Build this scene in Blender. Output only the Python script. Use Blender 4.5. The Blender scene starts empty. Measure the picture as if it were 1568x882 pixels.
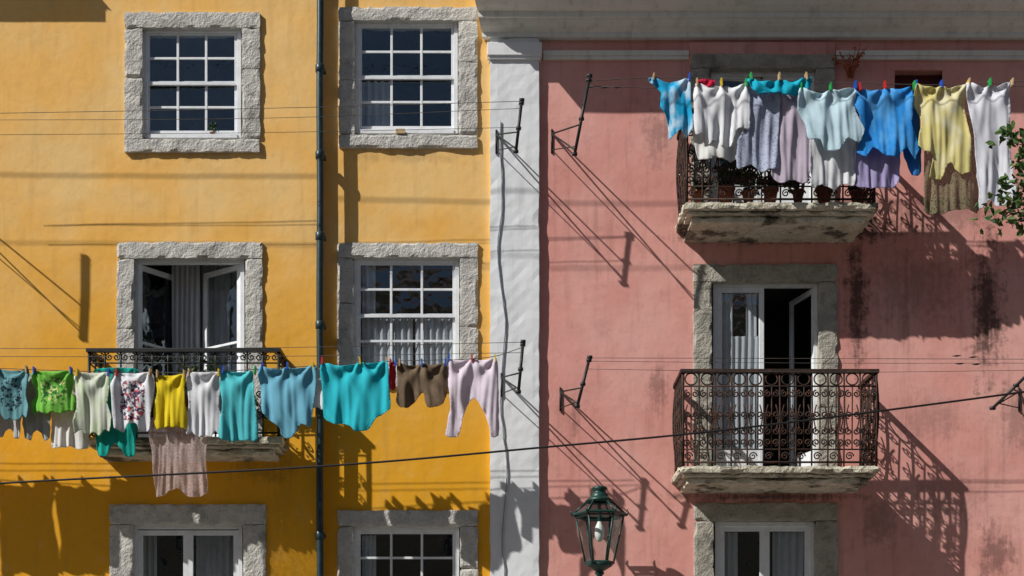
import bpy, math, random
from mathutils import Vector, Matrix, noise
from mathutils.geometry import delaunay_2d_cdt
random.seed(7)
S=0.008; D=16.0; CH=1.6; YH=1100.0
def W(u,v,d=0.0):
    f=1-d/D
    return Vector(((u-784)*S*f,-d,CH+(YH-v)*S*f))
scene=bpy.context.scene
# ---------------------------------------------------------------- materials
def newmat(name):
    m=bpy.data.materials.new(name); m.use_nodes=True
    nt=m.node_tree; nt.nodes.clear()
    return m,nt
class N:
    def __init__(s,nt): s.nt=nt
    def n(s,t,**k):
        x=s.nt.nodes.new(t)
        for a,b in k.items(): setattr(x,a,b)
        return x
    def l(s,a,b): s.nt.links.new(a,b)
    def math(s,op,a,b=None,clamp=False):
        x=s.n('ShaderNodeMath',operation=op); x.use_clamp=clamp
        for i,v in enumerate((a,b)):
            if v is None: continue
            if isinstance(v,(int,float)): x.inputs[i].default_value=v
            else: s.l(v,x.inputs[i])
        return x.outputs[0]
    def noise(s,vec,scale,detail=4,rough=.55):
        x=s.n('ShaderNodeTexNoise'); x.inputs['Scale'].default_value=scale
        x.inputs['Detail'].default_value=detail; x.inputs['Roughness'].default_value=rough
        if vec is not None: s.l(vec,x.inputs['Vector'])
        return x.outputs['Fac']
    def mr(s,v,a,b,c=0.0,d=1.0):
        x=s.n('ShaderNodeMapRange'); x.interpolation_type='SMOOTHSTEP'
        s.l(v,x.inputs[0])
        for i,q in zip((1,2,3,4),(a,b,c,d)): x.inputs[i].default_value=q
        return x.outputs[0]
    def mix(s,f,a,b,mode='MIX'):
        x=s.n('ShaderNodeMix',data_type='RGBA',blend_type=mode)
        for i,v in ((0,f),(6,a),(7,b)):
            if isinstance(v,(int,float)): x.inputs[i].default_value=v
            elif isinstance(v,tuple): x.inputs[i].default_value=(*v,1)
            else: s.l(v,x.inputs[i])
        return x.outputs[2]
    def scalev(s,vec,sc):
        x=s.n('ShaderNodeMapping'); s.l(vec,x.inputs[0]); x.inputs['Scale'].default_value=sc
        return x.outputs[0]
    def out(s,sh):
        o=s.n('ShaderNodeOutputMaterial'); s.l(sh,o.inputs[0])
    def principled(s,col,rough=.8,metal=0.0,bump=None,bstr=.3,bdist=.01,spec=.3):
        p=s.n('ShaderNodeBsdfPrincipled')
        if isinstance(col,tuple): p.inputs['Base Color'].default_value=(*col,1)
        else: s.l(col,p.inputs['Base Color'])
        if isinstance(rough,(int,float)): p.inputs['Roughness'].default_value=rough
        else: s.l(rough,p.inputs['Roughness'])
        p.inputs['Metallic'].default_value=metal
        p.inputs['Specular IOR Level'].default_value=spec
        if bump is not None:
            b=s.n('ShaderNodeBump'); b.inputs['Strength'].default_value=bstr; b.inputs['Distance'].default_value=bdist
            s.l(bump,b.inputs['Height']); s.l(b.outputs[0],p.inputs['Normal'])
        return p.outputs[0]

def plaster(name,c_main,c_alt,c_dirt,stains=(),zfade=None,dirt=.25,bstr=.5,bd=.009):
    m,nt=newmat(name); g=N(nt)
    co=g.n('ShaderNodeTexCoord').outputs['Object']
    big=g.noise(co,.9,5,.6); med=g.noise(co,4,6,.65); fine=g.noise(co,60,4,.7)
    col=g.mix(g.mr(big,.35,.68),c_main,c_alt)
    sep=g.n('ShaderNodeSeparateXYZ'); g.l(co,sep.inputs[0])
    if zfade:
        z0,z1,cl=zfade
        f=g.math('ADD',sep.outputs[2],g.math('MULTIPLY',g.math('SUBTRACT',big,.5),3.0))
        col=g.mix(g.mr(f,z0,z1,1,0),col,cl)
    streak=g.noise(g.scalev(co,(5,5,.45)),1.6,5,.6)
    d1=g.math('MULTIPLY',g.mr(streak,.50,.76),dirt)
    col=g.mix(d1,col,c_dirt)
    col=g.mix(g.math('MULTIPLY',g.mr(med,.5,.8),dirt*.9),col,c_dirt)
    col=g.mix(g.math('MULTIPLY',g.mr(med,.5,.2),.28),col,c_alt)
    mott=g.noise(co,13,5,.7); col=g.mix(g.math('MULTIPLY',g.mr(mott,.52,.75),dirt*.6),col,c_dirt)
    if stains:
        k12=g.noise(co,11,5,.7); drip=g.noise(g.scalev(co,(14,14,.9)),1.5,4,.6)
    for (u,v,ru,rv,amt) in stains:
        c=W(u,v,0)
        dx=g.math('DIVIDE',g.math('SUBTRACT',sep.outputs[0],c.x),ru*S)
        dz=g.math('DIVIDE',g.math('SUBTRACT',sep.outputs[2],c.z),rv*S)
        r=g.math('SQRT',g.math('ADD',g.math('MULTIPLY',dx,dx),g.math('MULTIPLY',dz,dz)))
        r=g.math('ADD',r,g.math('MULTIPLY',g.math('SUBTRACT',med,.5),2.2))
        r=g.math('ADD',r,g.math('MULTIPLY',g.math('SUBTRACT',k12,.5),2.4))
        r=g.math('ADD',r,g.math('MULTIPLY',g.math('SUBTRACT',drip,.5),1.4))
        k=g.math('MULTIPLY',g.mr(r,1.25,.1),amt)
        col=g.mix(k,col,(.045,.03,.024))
    h=g.math('ADD',g.math('MULTIPLY',g.noise(co,2.2,3,.5),2.2),g.math('ADD',g.math('MULTIPLY',g.noise(co,9,5,.6),.8),g.math('MULTIPLY',fine,.12)))
    g.out(g.principled(col,.9,0,h,bstr,bd,.15))
    return m
def stone(name,ca,cb,cc,bstr=.9,patch=.5,pr=(.52,.72)):
    m,nt=newmat(name); g=N(nt)
    co=g.n('ShaderNodeTexCoord').outputs['Object']
    a=g.noise(co,7,6,.7); b=g.noise(co,38,5,.75); c=g.noise(co,2.3,6,.65)
    col=g.mix(g.mr(a,.35,.65),ca,cb)
    col=g.mix(g.math('MULTIPLY',g.mr(b,.54,.68),.7),col,cc)
    col=g.mix(g.math('MULTIPLY',g.mr(c,*pr),patch),col,cc)
    v=g.n('ShaderNodeTexVoronoi'); v.inputs['Scale'].default_value=45; g.l(co,v.inputs['Vector'])
    h=g.math('ADD',g.math('ADD',a,b),g.math('MULTIPLY',v.outputs['Distance'],.5))
    g.out(g.principled(col,.92,0,h,bstr,.012,.15))
    return m
def simple(name,c,c2=None,rough=.5,metal=0,ns=20,bstr=.15,spec=.4):
    m,nt=newmat(name); g=N(nt)
    co=g.n('ShaderNodeTexCoord').outputs['Object']
    f=g.noise(co,ns,5,.6)
    c2=c2 or tuple(x*.72 for x in c)
    col=g.mix(g.mr(f,.42,.68),c,c2)
    g.out(g.principled(col,rough,metal,f,bstr,.006,spec))
    return m
def glass(name,add=.03,tint=(.86,.9,.92)):
    m,nt=newmat(name); g=N(nt)
    co=g.n('ShaderNodeTexCoord').outputs['Object']
    lw=g.n('ShaderNodeLayerWeight'); lw.inputs[0].default_value=.5
    b=g.n('ShaderNodeBump'); b.inputs['Strength'].default_value=.35; b.inputs['Distance'].default_value=.03
    g.l(g.noise(co,4,2,.5),b.inputs['Height'])
    gl=g.n('ShaderNodeBsdfGlossy'); gl.inputs['Roughness'].default_value=.02; gl.inputs['Color'].default_value=(.8,.93,1,1); g.l(b.outputs[0],gl.inputs['Normal'])
    tr=g.n('ShaderNodeBsdfTransparent'); tr.inputs[0].default_value=(*tint,1)
    mx=g.n('ShaderNodeMixShader'); g.l(g.math('ADD',g.math('MULTIPLY',g.math('POWER',lw.outputs['Facing'],4.0),.9),add,True),mx.inputs[0])
    g.l(tr.outputs[0],mx.inputs[1]); g.l(gl.outputs[0],mx.inputs[2]); g.out(mx.outputs[0])
    return m
def fabric(name,c,c2=None,pattern=None,sheer=0.0,trans=.3,c3=None):
    m,nt=newmat(name); g=N(nt)
    tc=g.n('ShaderNodeTexCoord'); co=tc.outputs['Object']; ge=tc.outputs['Generated']
    col=g.mix(g.mr(g.noise(co,3,3,.5),.4,.7),c,tuple(x*.90 for x in c))
    if pattern in('blot','print'):
        f=g.noise(co,26,3,.6); k=g.mr(f,.5,.55)
        k2=g.mr(g.noise(co,19,2,.5),.53,.57)
        if pattern=='print':
            s=g.n('ShaderNodeSeparateXYZ'); g.l(ge,s.inputs[0])
            ax=g.math('MULTIPLY',g.math('SUBTRACT',s.outputs[0],.5),1.0/.29); az=g.math('MULTIPLY',g.math('SUBTRACT',s.outputs[2],.52),1.0/.33)
            r=g.math('ADD',g.math('POWER',g.math('ABSOLUTE',ax),4),g.math('POWER',g.math('ABSOLUTE',az),4))
            msk=g.mr(r,1.1,.9); k=g.math('MULTIPLY',k,msk); k2=g.math('MULTIPLY',k2,msk)
        if c3: col=g.mix(k2,col,c3)
        col=g.mix(k,col,c2)
    elif pattern=='tie':
        f=g.noise(g.scalev(co,(1,1,.5)),6,3,.6); col=g.mix(g.mr(f,.42,.64),col,c2)
    elif pattern=='small':
        v=g.n('ShaderNodeTexVoronoi'); v.inputs['Scale'].default_value=34; g.l(co,v.inputs['Vector'])
        col=g.mix(g.mr(v.outputs['Distance'],.38,.26),col,c2)
    p=g.n('ShaderNodeBsdfPrincipled'); g.l(col,p.inputs['Base Color']); p.inputs['Roughness'].default_value=.9
    p.inputs['Specular IOR Level'].default_value=.1
    b=g.n('ShaderNodeBump'); b.inputs['Strength'].default_value=.3; b.inputs['Distance'].default_value=.008
    g.l(g.math('ADD',g.noise(g.scalev(co,(1,1,.28)),15,3,.55),g.math('MULTIPLY',g.noise(co,160,2,.5),.06)),b.inputs['Height']); g.l(b.outputs[0],p.inputs['Normal'])
    t=g.n('ShaderNodeBsdfTranslucent'); g.l(col,t.inputs[0])
    mx=g.n('ShaderNodeMixShader'); mx.inputs[0].default_value=trans
    g.l(p.outputs[0],mx.inputs[1]); g.l(t.outputs[0],mx.inputs[2]); sh=mx.outputs[0]
    if sheer>0:
        tp=g.n('ShaderNodeBsdfTransparent'); m2=g.n('ShaderNodeMixShader')
        v=g.n('ShaderNodeTexVoronoi'); v.inputs['Scale'].default_value=48; g.l(co,v.inputs['Vector'])
        g.l(g.math('MULTIPLY',g.mr(v.outputs['Distance'],.05,.6,.5,1),sheer,True),m2.inputs[0])
        g.l(sh,m2.inputs[1]); g.l(tp.outputs[0],m2.inputs[2]); sh=m2.outputs[0]
    g.out(sh); return m
M={}
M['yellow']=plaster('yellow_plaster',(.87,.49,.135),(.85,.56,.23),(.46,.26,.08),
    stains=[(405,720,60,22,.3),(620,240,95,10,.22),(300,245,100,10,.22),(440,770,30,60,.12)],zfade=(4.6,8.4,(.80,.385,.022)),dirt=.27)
M['pink']=plaster('pink_plaster',(.70,.315,.27),(.76,.40,.35),(.31,.14,.11),
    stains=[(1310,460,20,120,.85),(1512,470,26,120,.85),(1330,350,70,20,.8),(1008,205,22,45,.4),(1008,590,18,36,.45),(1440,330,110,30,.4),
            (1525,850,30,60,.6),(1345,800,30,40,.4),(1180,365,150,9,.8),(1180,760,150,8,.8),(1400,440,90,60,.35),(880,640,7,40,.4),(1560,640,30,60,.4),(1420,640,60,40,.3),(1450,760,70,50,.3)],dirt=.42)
M['white']=plaster('white_plaster',(.80,.82,.84),(.75,.77,.79),(.45,.45,.45),dirt=.28,bstr=.35,bd=.006)
M['cream']=plaster('cream_moulding',(.82,.81,.76),(.76,.76,.71),(.34,.33,.30),dirt=.4,bstr=.35,bd=.006)
M['stone']=stone('granite_pale',(.62,.60,.55),(.49,.475,.44),(.18,.17,.155),.9,.75)
M['stoned']=stone('granite_dirty',(.46,.43,.36),(.34,.32,.27),(.12,.115,.10),.9,.8)
M['slab']=stone('limestone_stained',(.68,.64,.52),(.50,.45,.34),(.06,.052,.042),.9,.9,(.50,.62))
M['paint']=simple('white_window_paint',(.80,.82,.84),(.70,.72,.74),.45,0,8,.1)
M['glass']=glass('window_glass',.13); M['lglass']=glass('lantern_glass',.06,(.90,.94,.92))
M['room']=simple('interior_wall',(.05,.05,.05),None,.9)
M['iron']=simple('black_iron',(.018,.020,.020),(.03,.035,.03),.5,.3)
M['rust']=simple('rusty_iron',(.03,.019,.016),(.09,.036,.02),.75,.2,14)
M['green']=simple('green_iron',(.012,.045,.038),(.02,.065,.052),.4,.2)
M['pipe']=simple('pipe_paint',(.02,.045,.055),(.035,.065,.075),.4,.2)
M['wire']=simple('wire',(.10,.09,.08),None,.6)
M['cable']=simple('rubber_cable',(.012,.012,.012),None,.6)
M['gcable']=simple('grey_cable',(.35,.37,.40),None,.6)
M['tile']=simple('roof_tile',(.38,.16,.08),(.22,.10,.06),.85,0,5,.4)
M['curtain']=fabric('sheer_curtain',(.84,.85,.88),trans=.35)
M['niche']=simple('dark_red_board',(.10,.02,.018),None,.8)
M['terra']=simple('terracotta',(.30,.10,.06),None,.85)
M['leaf']=simple('leaf',(.05,.11,.02),(.09,.13,.025),.6,0,9)
M['leafd']=simple('leaf_dark',(.025,.07,.02),(.04,.09,.025),.6,0,9)
M['weed']=simple('dry_weed',(.45,.13,.05),None,.8)
M['bark']=simple('bark',(.11,.08,.055),None,.9,0,12,.6)
M['bulb']=simple('milk_glass',(.85,.85,.82),(.8,.8,.76),.2)
M['asphalt']=stone('cobbles',(.22,.21,.19),(.17,.165,.155),(.08,.08,.075))
M['pave']=stone('pavement_stone',(.42,.41,.38),(.34,.33,.31),(.2,.2,.19))
M['opp']=plaster('ochre_plaster',(.46,.38,.27),(.42,.35,.25),(.2,.17,.12))
M['wood']=simple('peg_wood',(.55,.38,.2),None,.7)
for k,c in dict(pr=(.6,.03,.03),pb=(.02,.1,.55),pg=(.03,.4,.1),py=(.7,.5,.03)).items(): M[k]=simple('peg_'+k,c,None,.4)

# ---------------------------------------------------------------- mesh builder
class MB:
    def __init__(s): s.v=[]; s.f=[]; s.m=[]; s.mats=[]; s.sm=[]
    def mi(s,mat):
        if mat not in s.mats: s.mats.append(mat)
        return s.mats.index(mat)
    def add(s,vs,fs,mat,smooth=False):
        o=len(s.v); s.v+= [tuple(x) for x in vs]; k=s.mi(mat)
        for f in fs: s.f.append([i+o for i in f]); s.m.append(k); s.sm.append(smooth)
    def box(s,x0,x1,y0,y1,z0,z1,mat):
        if x0>x1:x0,x1=x1,x0
        if y0>y1:y0,y1=y1,y0
        if z0>z1:z0,z1=z1,z0
        v=[(x,y,z) for x in (x0,x1) for y in (y0,y1) for z in (z0,z1)]
        s.add(v,[(0,1,3,2),(4,6,7,5),(0,4,5,1),(2,3,7,6),(0,2,6,4),(1,5,7,3)],mat)
    def pb(s,u0,v0,u1,v1,d,dep,mat):
        a=W(u0,v0,d); b=W(u1,v1,d); s.box(a.x,b.x,-d,-d+dep,a.z,b.z,mat)
    def rough(s,u0,v0,u1,v1,d,dep,mat,amp=.008,chip=.024,step=.032):
        a=W(u0,v0,d); b=W(u1,v1,d)
        lo=Vector((min(a.x,b.x),-d,min(a.z,b.z))); hi=Vector((max(a.x,b.x),-d+dep,max(a.z,b.z)))
        s.roughw(lo,hi,mat,amp,chip,step)
    def roughw(s,lo,hi,mat,amp=.007,chip=.022,step=.035):
        n=[max(1,int(round((hi[i]-lo[i])/step))) for i in range(3)]
        c=(lo+hi)/2
        cache={}
        vs=[];fs=[]
        def P(i,j,k):
            key=(i,j,k)
            if key in cache: return cache[key]
            p=Vector([lo[q]+(hi[q]-lo[q])*(i,j,k)[q]/n[q] for q in range(3)])
            e=[ (i,j,k)[q] in (0,n[q]) for q in range(3)]
            off=Vector((noise.noise(p*9),noise.noise(p*9+Vector((7,3,1))),noise.noise(p*9+Vector((1,9,4)))))*amp
            off+=Vector((noise.noise(p*28),noise.noise(p*28+Vector((7,3,1))),noise.noise(p*28+Vector((1,9,4)))))*amp*.7
            if sum(e)>=2:
                k2=chip*(.15+max(0,noise.noise(p*6+Vector((3,3,3))))*2.0)
                for q in range(3):
                    if e[q]: off[q]+= k2*(1 if p[q]<c[q] else -1)*.6
            cache[key]=len(vs); vs.append(p+off); return cache[key]
        for ax in range(3):
            a1,a2=[q for q in range(3) if q!=ax]
            for side in (0,n[ax]):
                for i in range(n[a1]):
                    for j in range(n[a2]):
                        q=[]
                        for (di,dj) in ((0,0),(1,0),(1,1),(0,1)):
                            idx=[0,0,0]; idx[ax]=side; idx[a1]=i+di; idx[a2]=j+dj; q.append(P(*idx))
                        fs.append(q)
        s.add(vs,fs,mat,False)
    def tube(s,pts,r,mat,n=6,smooth=True,cap=True):
        pts=[Vector(p) for p in pts]; 
        rs=r if isinstance(r,(list,tuple)) else [r]*len(pts)
        vs=[];fs=[]; up=None
        for i,p in enumerate(pts):
            t=(pts[min(i+1,len(pts)-1)]-pts[max(i-1,0)])
            if t.length<1e-9: t=Vector((0,0,1))
            t.normalize()
            if up is None:
                up=Vector((0,1,0)) if abs(t.y)<.9 else Vector((1,0,0))
            a=(up-t*up.dot(t))
            if a.length<1e-4: a=t.orthogonal()
            a.normalize(); up=a; b=t.cross(a)
            for k in range(n):
                an=2*math.pi*k/n; vs.append(p+(a*math.cos(an)+b*math.sin(an))*rs[i])
        for i in range(len(pts)-1):
            for k in range(n):
                fs.append((i*n+k,i*n+(k+1)%n,(i+1)*n+(k+1)%n,(i+1)*n+k))
        if cap: fs.append(list(range(n))[::-1]); fs.append([(len(pts)-1)*n+k for k in range(n)])
        s.add(vs,fs,mat,smooth)
    def lathe(s,c,prof,mat,n=20,smooth=True,rot=0):
        vs=[];fs=[]
        for (r,z) in prof:
            for k in range(n):
                a=2*math.pi*k/n+rot; vs.append((c[0]+r*math.cos(a),c[1]+r*math.sin(a),c[2]+z))
        for i in range(len(prof)-1):
            for k in range(n): fs.append((i*n+k,i*n+(k+1)%n,(i+1)*n+(k+1)%n,(i+1)*n+k))
        s.add(vs,fs,mat,smooth)
    def obj(s,name,parent=None,bevel=0):
        me=bpy.data.meshes.new(name); me.from_pydata(s.v,[],s.f)
        for m in s.mats: me.materials.append(M[m] if isinstance(m,str) else m)
        me.polygons.foreach_set('material_index',s.m); me.polygons.foreach_set('use_smooth',s.sm)
        me.update()
        o=bpy.data.objects.new(name,me); scene.collection.objects.link(o)
        if parent: o.parent=parent
        if bevel:
            b=o.modifiers.new('bevel','BEVEL'); b.width=bevel; b.segments=2; b.limit_method='ANGLE'
        return o
def empty(name):
    e=bpy.data.objects.new(name,None); scene.collection.objects.link(e); return e

# ---------------------------------------------------------------- walls
def wall(name,parent,u0,v0,u1,v1,d,ops,mat,step=.16,amp=.008):
    a=W(u0,v0,d); b=W(u1,v1,d)
    O=[]
    xs={a.x,b.x}; zs={a.z,b.z}
    for o in ops:
        p=W(o[0],o[1],d); q=W(o[2],o[3],d); O.append((p.x,q.x,q.z,p.z)); xs|={p.x,q.x}; zs|={p.z,q.z}
    def fill(l):
        l=sorted(l); r=[l[0]]
        for p,q in zip(l,l[1:]):
            if q-p<1e-5: continue
            n=max(1,int(math.ceil((q-p)/step)))
            for i in range(1,n+1): r.append(p+(q-p)*i/n)
        return r
    X=fill(xs); Z=fill(zs); vs=[];fs=[]
    for z in Z:
        for x in X:
            n1=noise.noise(Vector((x*.9,2.2,z*.9)))+.4*noise.noise(Vector((x*2.6,9,z*2.6)))
            vs.append((x,-d+n1*amp,z))
    w=len(X)
    for j in range(len(Z)-1):
        for i in range(w-1):
            cx=(X[i]+X[i+1])/2; cz=(Z[j]+Z[j+1])/2
            if any(o[0]<cx<o[1] and o[2]<cz<o[3] for o in O): continue
            fs.append((j*w+i,j*w+i+1,(j+1)*w+i+1,(j+1)*w+i))
    mb=MB(); mb.add(vs,fs,mat,True)
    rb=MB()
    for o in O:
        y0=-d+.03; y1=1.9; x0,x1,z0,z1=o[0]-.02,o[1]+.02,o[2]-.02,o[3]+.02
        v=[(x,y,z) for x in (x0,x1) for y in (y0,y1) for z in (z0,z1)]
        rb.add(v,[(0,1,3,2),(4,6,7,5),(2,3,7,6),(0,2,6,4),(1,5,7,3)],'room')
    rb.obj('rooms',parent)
    return mb.obj(name,parent)

def surround(mb,o,i,d,mat,proud=.035,dep=.26,sill=True,lint=None):
    ou0,ov0,ou1,ov1=o; iu0,iv0,iu1,iv1=i
    g=.25
    dd=d+proud
    mb.rough(ou0,ov0,ou1,iv0,dd+.004,dep,lint or mat)
    h=(iv1-iv0)
    for (a,b) in ((ou0,iu0),(iu1,ou1)):
        cuts=[iv0+g]
        if h>110: cuts.append(iv0+h*random.uniform(.35,.65))
        cuts.append(iv1)
        for k in range(len(cuts)-1):
            mb.rough(a,cuts[k]+g,b,cuts[k+1]-g,dd+random.uniform(-.003,.003),dep,mat)
    if sill: mb.rough(ou0,iv1+g,ou1,ov1,dd+.01,dep,mat)

def curtain(mb,u0,v0,u1,v1,d,mat='curtain',pl=9,amp=.03):
    a=W(u0,v0,d); b=W(u1,v1,d); nx=int((b.x-a.x)/.012)+2; nz_=14; vs=[];fs=[]
    for j in range(nz_+1):
        for i in range(nx+1):
            x=a.x+(b.x-a.x)*i/nx; z=a.z+(b.z-a.z)*j/nz_
            y=-d+amp*math.sin(i/nx*pl*2*math.pi+2.2*noise.noise(Vector((x*4,z*.7,d))))
            vs.append((x,y,z))
    w=nx+1
    for j in range(nz_):
        for i in range(nx): fs.append((j*w+i,j*w+i+1,(j+1)*w+i+1,(j+1)*w+i))
    mb.add(vs,fs,mat,True)

def sash(parent,u0,v0,u1,v1,d,name='sash_window',cur=None):
    mb=MB(); t=6
    mid=(v0+v1)/2
    mb.pb(u0,v0,u0+t,v1,d,.09,'paint'); mb.pb(u1-t,v0,u1,v1,d,.09,'paint')
    mb.pb(u0+t,v0,u1-t,v0+t,d,.09,'paint'); mb.pb(u0+t,v1-6,u1-t,v1,d+.015,.10,'paint')
    for (a,b,dd) in ((v0+t,mid+3,d-.012),(mid-3,v1-6,d-.045)):
        x0,x1=u0+t,u1-t
        mb.pb(x0,a,x0+4,b,dd,.03,'paint'); mb.pb(x1-4,a,x1,b,dd,.03,'paint')
        mb.pb(x0+4,a,x1-4,a+4.5,dd,.03,'paint'); mb.pb(x0+4,b-5,x1-4,b,dd,.03,'paint')
        X0,X1=x0+4,x1-4; A,B=a+4.5,b-5
        c1=X0+(X1-X0)/3; c2=X0+2*(X1-X0)/3; r=(A+B)/2
        for c in (c1,c2): mb.pb(c-1.8,A,c+1.8,B,dd-.004,.022,'paint')
        mb.pb(X0,r-1.8,X1,r+1.8,dd-.007,.018,'paint')
        us=[X0,c1,c2,X1]; vsn=[A,r,B]
        for i in range(3):
            for j in range(2):
                p=W(us[i],vsn[j],dd-.018); q=W(us[i+1],vsn[j+1],dd-.018); y=p.y; e1=random.uniform(-.005,.005); e2=random.uniform(-.005,.005)
                mb.add([(p.x,y+e1,q.z),(q.x,y-e1,q.z),(q.x,y-e1+e2,p.z),(p.x,y+e1+e2,p.z)],[(0,1,2,3)],'glass')
    o=mb.obj(name,parent,.003)
    if cur:
        cb=MB()
        for c in cur: curtain(cb,*c)
        cb.obj('window_curtain',parent)
    return o

def leaf(parent,hu,v0,v1,d,wpx,side,ang,rails=(.5,),name='door_leaf',kick=0):
    f=(1-d/D)*S; w=wpx*f; h=(v1-v0)*f
    mb=MB(); st=.06; th=.04
    def bx(a,b,z0,z1,y0=0,y1=th,m='paint'):
        x0,x1=(a,b) if side>0 else (-b,-a)
        mb.box(x0,x1,y0,y1,z0,z1,m)
    bx(0,st,0,h); bx(w-st,w,0,h); bx(st,w-st,h-st,h); bx(st,w-st,0,st*1.6)
    for r in rails: bx(st,w-st,h*(1-r)-.015,h*(1-r)+.015,.004,th-.004)
    if kick: bx(st,w-st,st*1.6,kick,.008,th-.008)
    x0,x1=(st,w-st) if side>0 else (-(w-st),-st)
    z0=max(st*1.6,kick); y=th/2
    mb.add([(x0,y,z0),(x1,y,z0),(x1,y,h-st),(x0,y,h-st)],[(0,1,2,3)],'glass')
    o=mb.obj(name,parent,.003); p=W(hu,v1,d); o.location=(p.x,p.y,p.z)
    o.rotation_euler=(0,0,math.radians(ang)*(1 if side>0 else -1))
    return o

# ================================================================ yellow building
yb=empty('yellow_building')
DL=.13
VB=1300
opsL=[(204,30,384,222),(190,382,388,690),(184,788,388,1090),(-230,30,-50,222),(-230,382,-50,600),(-230,788,-50,1000)]
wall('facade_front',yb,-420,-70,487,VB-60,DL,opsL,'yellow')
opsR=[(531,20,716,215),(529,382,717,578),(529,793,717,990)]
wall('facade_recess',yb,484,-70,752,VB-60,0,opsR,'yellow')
mb=MB()
a=W(487,-70,DL);b=W(487,VB-60,DL)
mb.box(a.x-.03,a.x,-DL+.016,.02,b.z,a.z,'yellow')
mb.obj('facade_return',yb)
mb=MB(); p=W(-420,0,DL); q=W(752,0,0); zb=0.0; zp=W(0,VB-60,0).z
mb.roughw(Vector((p.x,-DL-.04,0)),Vector((q.x-.02,.1,W(0,VB-62,0).z)),'stoned',.004,.01,.2)
mb.obj('plinth',yb)
zt=W(0,-70,0).z
mb=MB(); mb.box(p.x-.25,p.x,-DL+.01,7.9,0,zt,'yellow'); mb.box(p.x,q.x,7.7,7.95,0,zt,'yellow'); mb.box(q.x-.1,q.x+.1,.05,7.9,0,zt+.9,'yellow')
mb.obj('outer_walls',yb)
st=MB()
surround(st,(190,18,398,232),(218,42,370,212),DL,'stone')
surround(st,(178,370,402,688),(205,395,375,688),DL,'stone',sill=False)
surround(st,(167,772,407,1095),(203,803,372,1090),DL,'stone',sill=False)
surround(st,(518,10,731,226),(543,31,702,205),0,'stone')
surround(st,(516,371,732,592),(541,394,704,572),0,'stone')
surround(st,(516,781,732,1000),(541,806,704,980),0,'stone')
for (v0,v1) in ((18,232),(370,610),(772,1010)): surround(st,(-245,v0,-37,v1),(-217,v0+26,-65,v1-20),DL,'stone')
st.obj('stone_window_surrounds',yb)
sash(yb,219,43,369,211,DL-.03)
sash(yb,544,32,701,204,-.03,cur=[(555,125,600,196,-.28,'curtain',4,.02)])
sash(yb,542,395,703,571,-.03,cur=[(555,488,632,560,-.13,'curtain',7,.02),(636,488,694,560,-.13,'curtain',6,.02),(555,408,575,480,-.16,'curtain',2,.02)])
sash(yb,542,807,703,979,-.03,cur=[(555,820,576,960,-.14,'curtain',3,.02)])
for v in (44,396,798): sash(yb,-216,v+1,-66,v+166,DL-.03)
fb=MB()
def dframe(mb,u0,v0,u1,v1,d,t=7,dep=.07):
    mb.pb(u0,v0,u0+t,v1,d,dep,'paint'); mb.pb(u1-t,v0,u1,v1,d,dep,'paint'); mb.pb(u0+t,v0,u1-t,v0+t,d,dep,'paint')
dframe(fb,206,397,374,688,DL-.05,6)
dframe(fb,204,804,371,1088,DL-.05,6)
fb.obj('door_frames',yb,.003)
leaf(yb,212,404,686,DL-.07,80,1,52,(.42,.8),kick=.3)
leaf(yb,368,404,686,DL-.07,80,-1,33,(.42,.8),kick=.3)
leaf(yb,211,812,1086,DL-.07,77,1,0,(.5,),kick=.4)
leaf(yb,365,812,1086,DL-.07,77,-1,0,(.5,),kick=.4)
cb=MB(); curtain(cb,264,405,306,680,-.30,'curtain',5,.03); curtain(cb,308,405,352,680,-.42,'curtain',5,.03); curtain(cb,215,815,240,1080,-.2,'curtain',3,.02); curtain(cb,300,815,365,1080,-.25,'curtain',6,.02)
cb.obj('door_curtains',yb)
mb=MB(); mb.pb(606,197,620,204,.06,.07,'wood'); mb.obj('sill_block',yb)
def roof(name,parent,x0,x1,ye,ze,yr,zr,mat='tile',yback=8.3):
    mb=MB(); nx=int((x1-x0)/.05); ny=14; vs=[];fs=[]
    for j in range(ny+1):
        for i in range(nx+1):
            x=x0+(x1-x0)*i/nx; t=j/ny
            vs.append((x,ye+(yr-ye)*t,ze+(zr-ze)*t+.045*abs(math.sin(x/.2*math.pi))))
    w=nx+1
    for j in range(ny):
        for i in range(nx): fs.append((j*w+i,j*w+i+1,(j+1)*w+i+1,(j+1)*w+i))
    mb.add(vs,fs,mat,False)
    k=.03 if yr>ye else -.03
    mb.add([(x0,ye+k,ze-.04),(x1,ye+k,ze-.04),(x1,yr,zr-.04),(x0,yr,zr-.04)],[(0,1,2,3)],mat)
    mb.add([(x0,yr,zr),(x1,yr,zr),(x1,yback,ze),(x0,yback,ze)],[(0,1,2,3)],mat)
    return mb.obj(name,parent)
ze=W(0,-62,0).z
mb=MB()
xa=W(60,0,0).x
mb.box(W(-440,0,0).x,xa,-.62,0.3,ze,ze+.14,'white'); mb.box(xa,q.x,-.28,.3,ze+.02,ze+.14,'white')  # unseen eave, left part made deeper to cast the top left shadow
mb.obj('shadow_eave',yb,.01)
roof('roof',yb,W(-440,0,0).x,xa,-.66,ze+.2,4,ze+1.9)
roof('roof',yb,xa+.01,q.x,-.32,ze+.22,4,ze+1.9)

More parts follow.
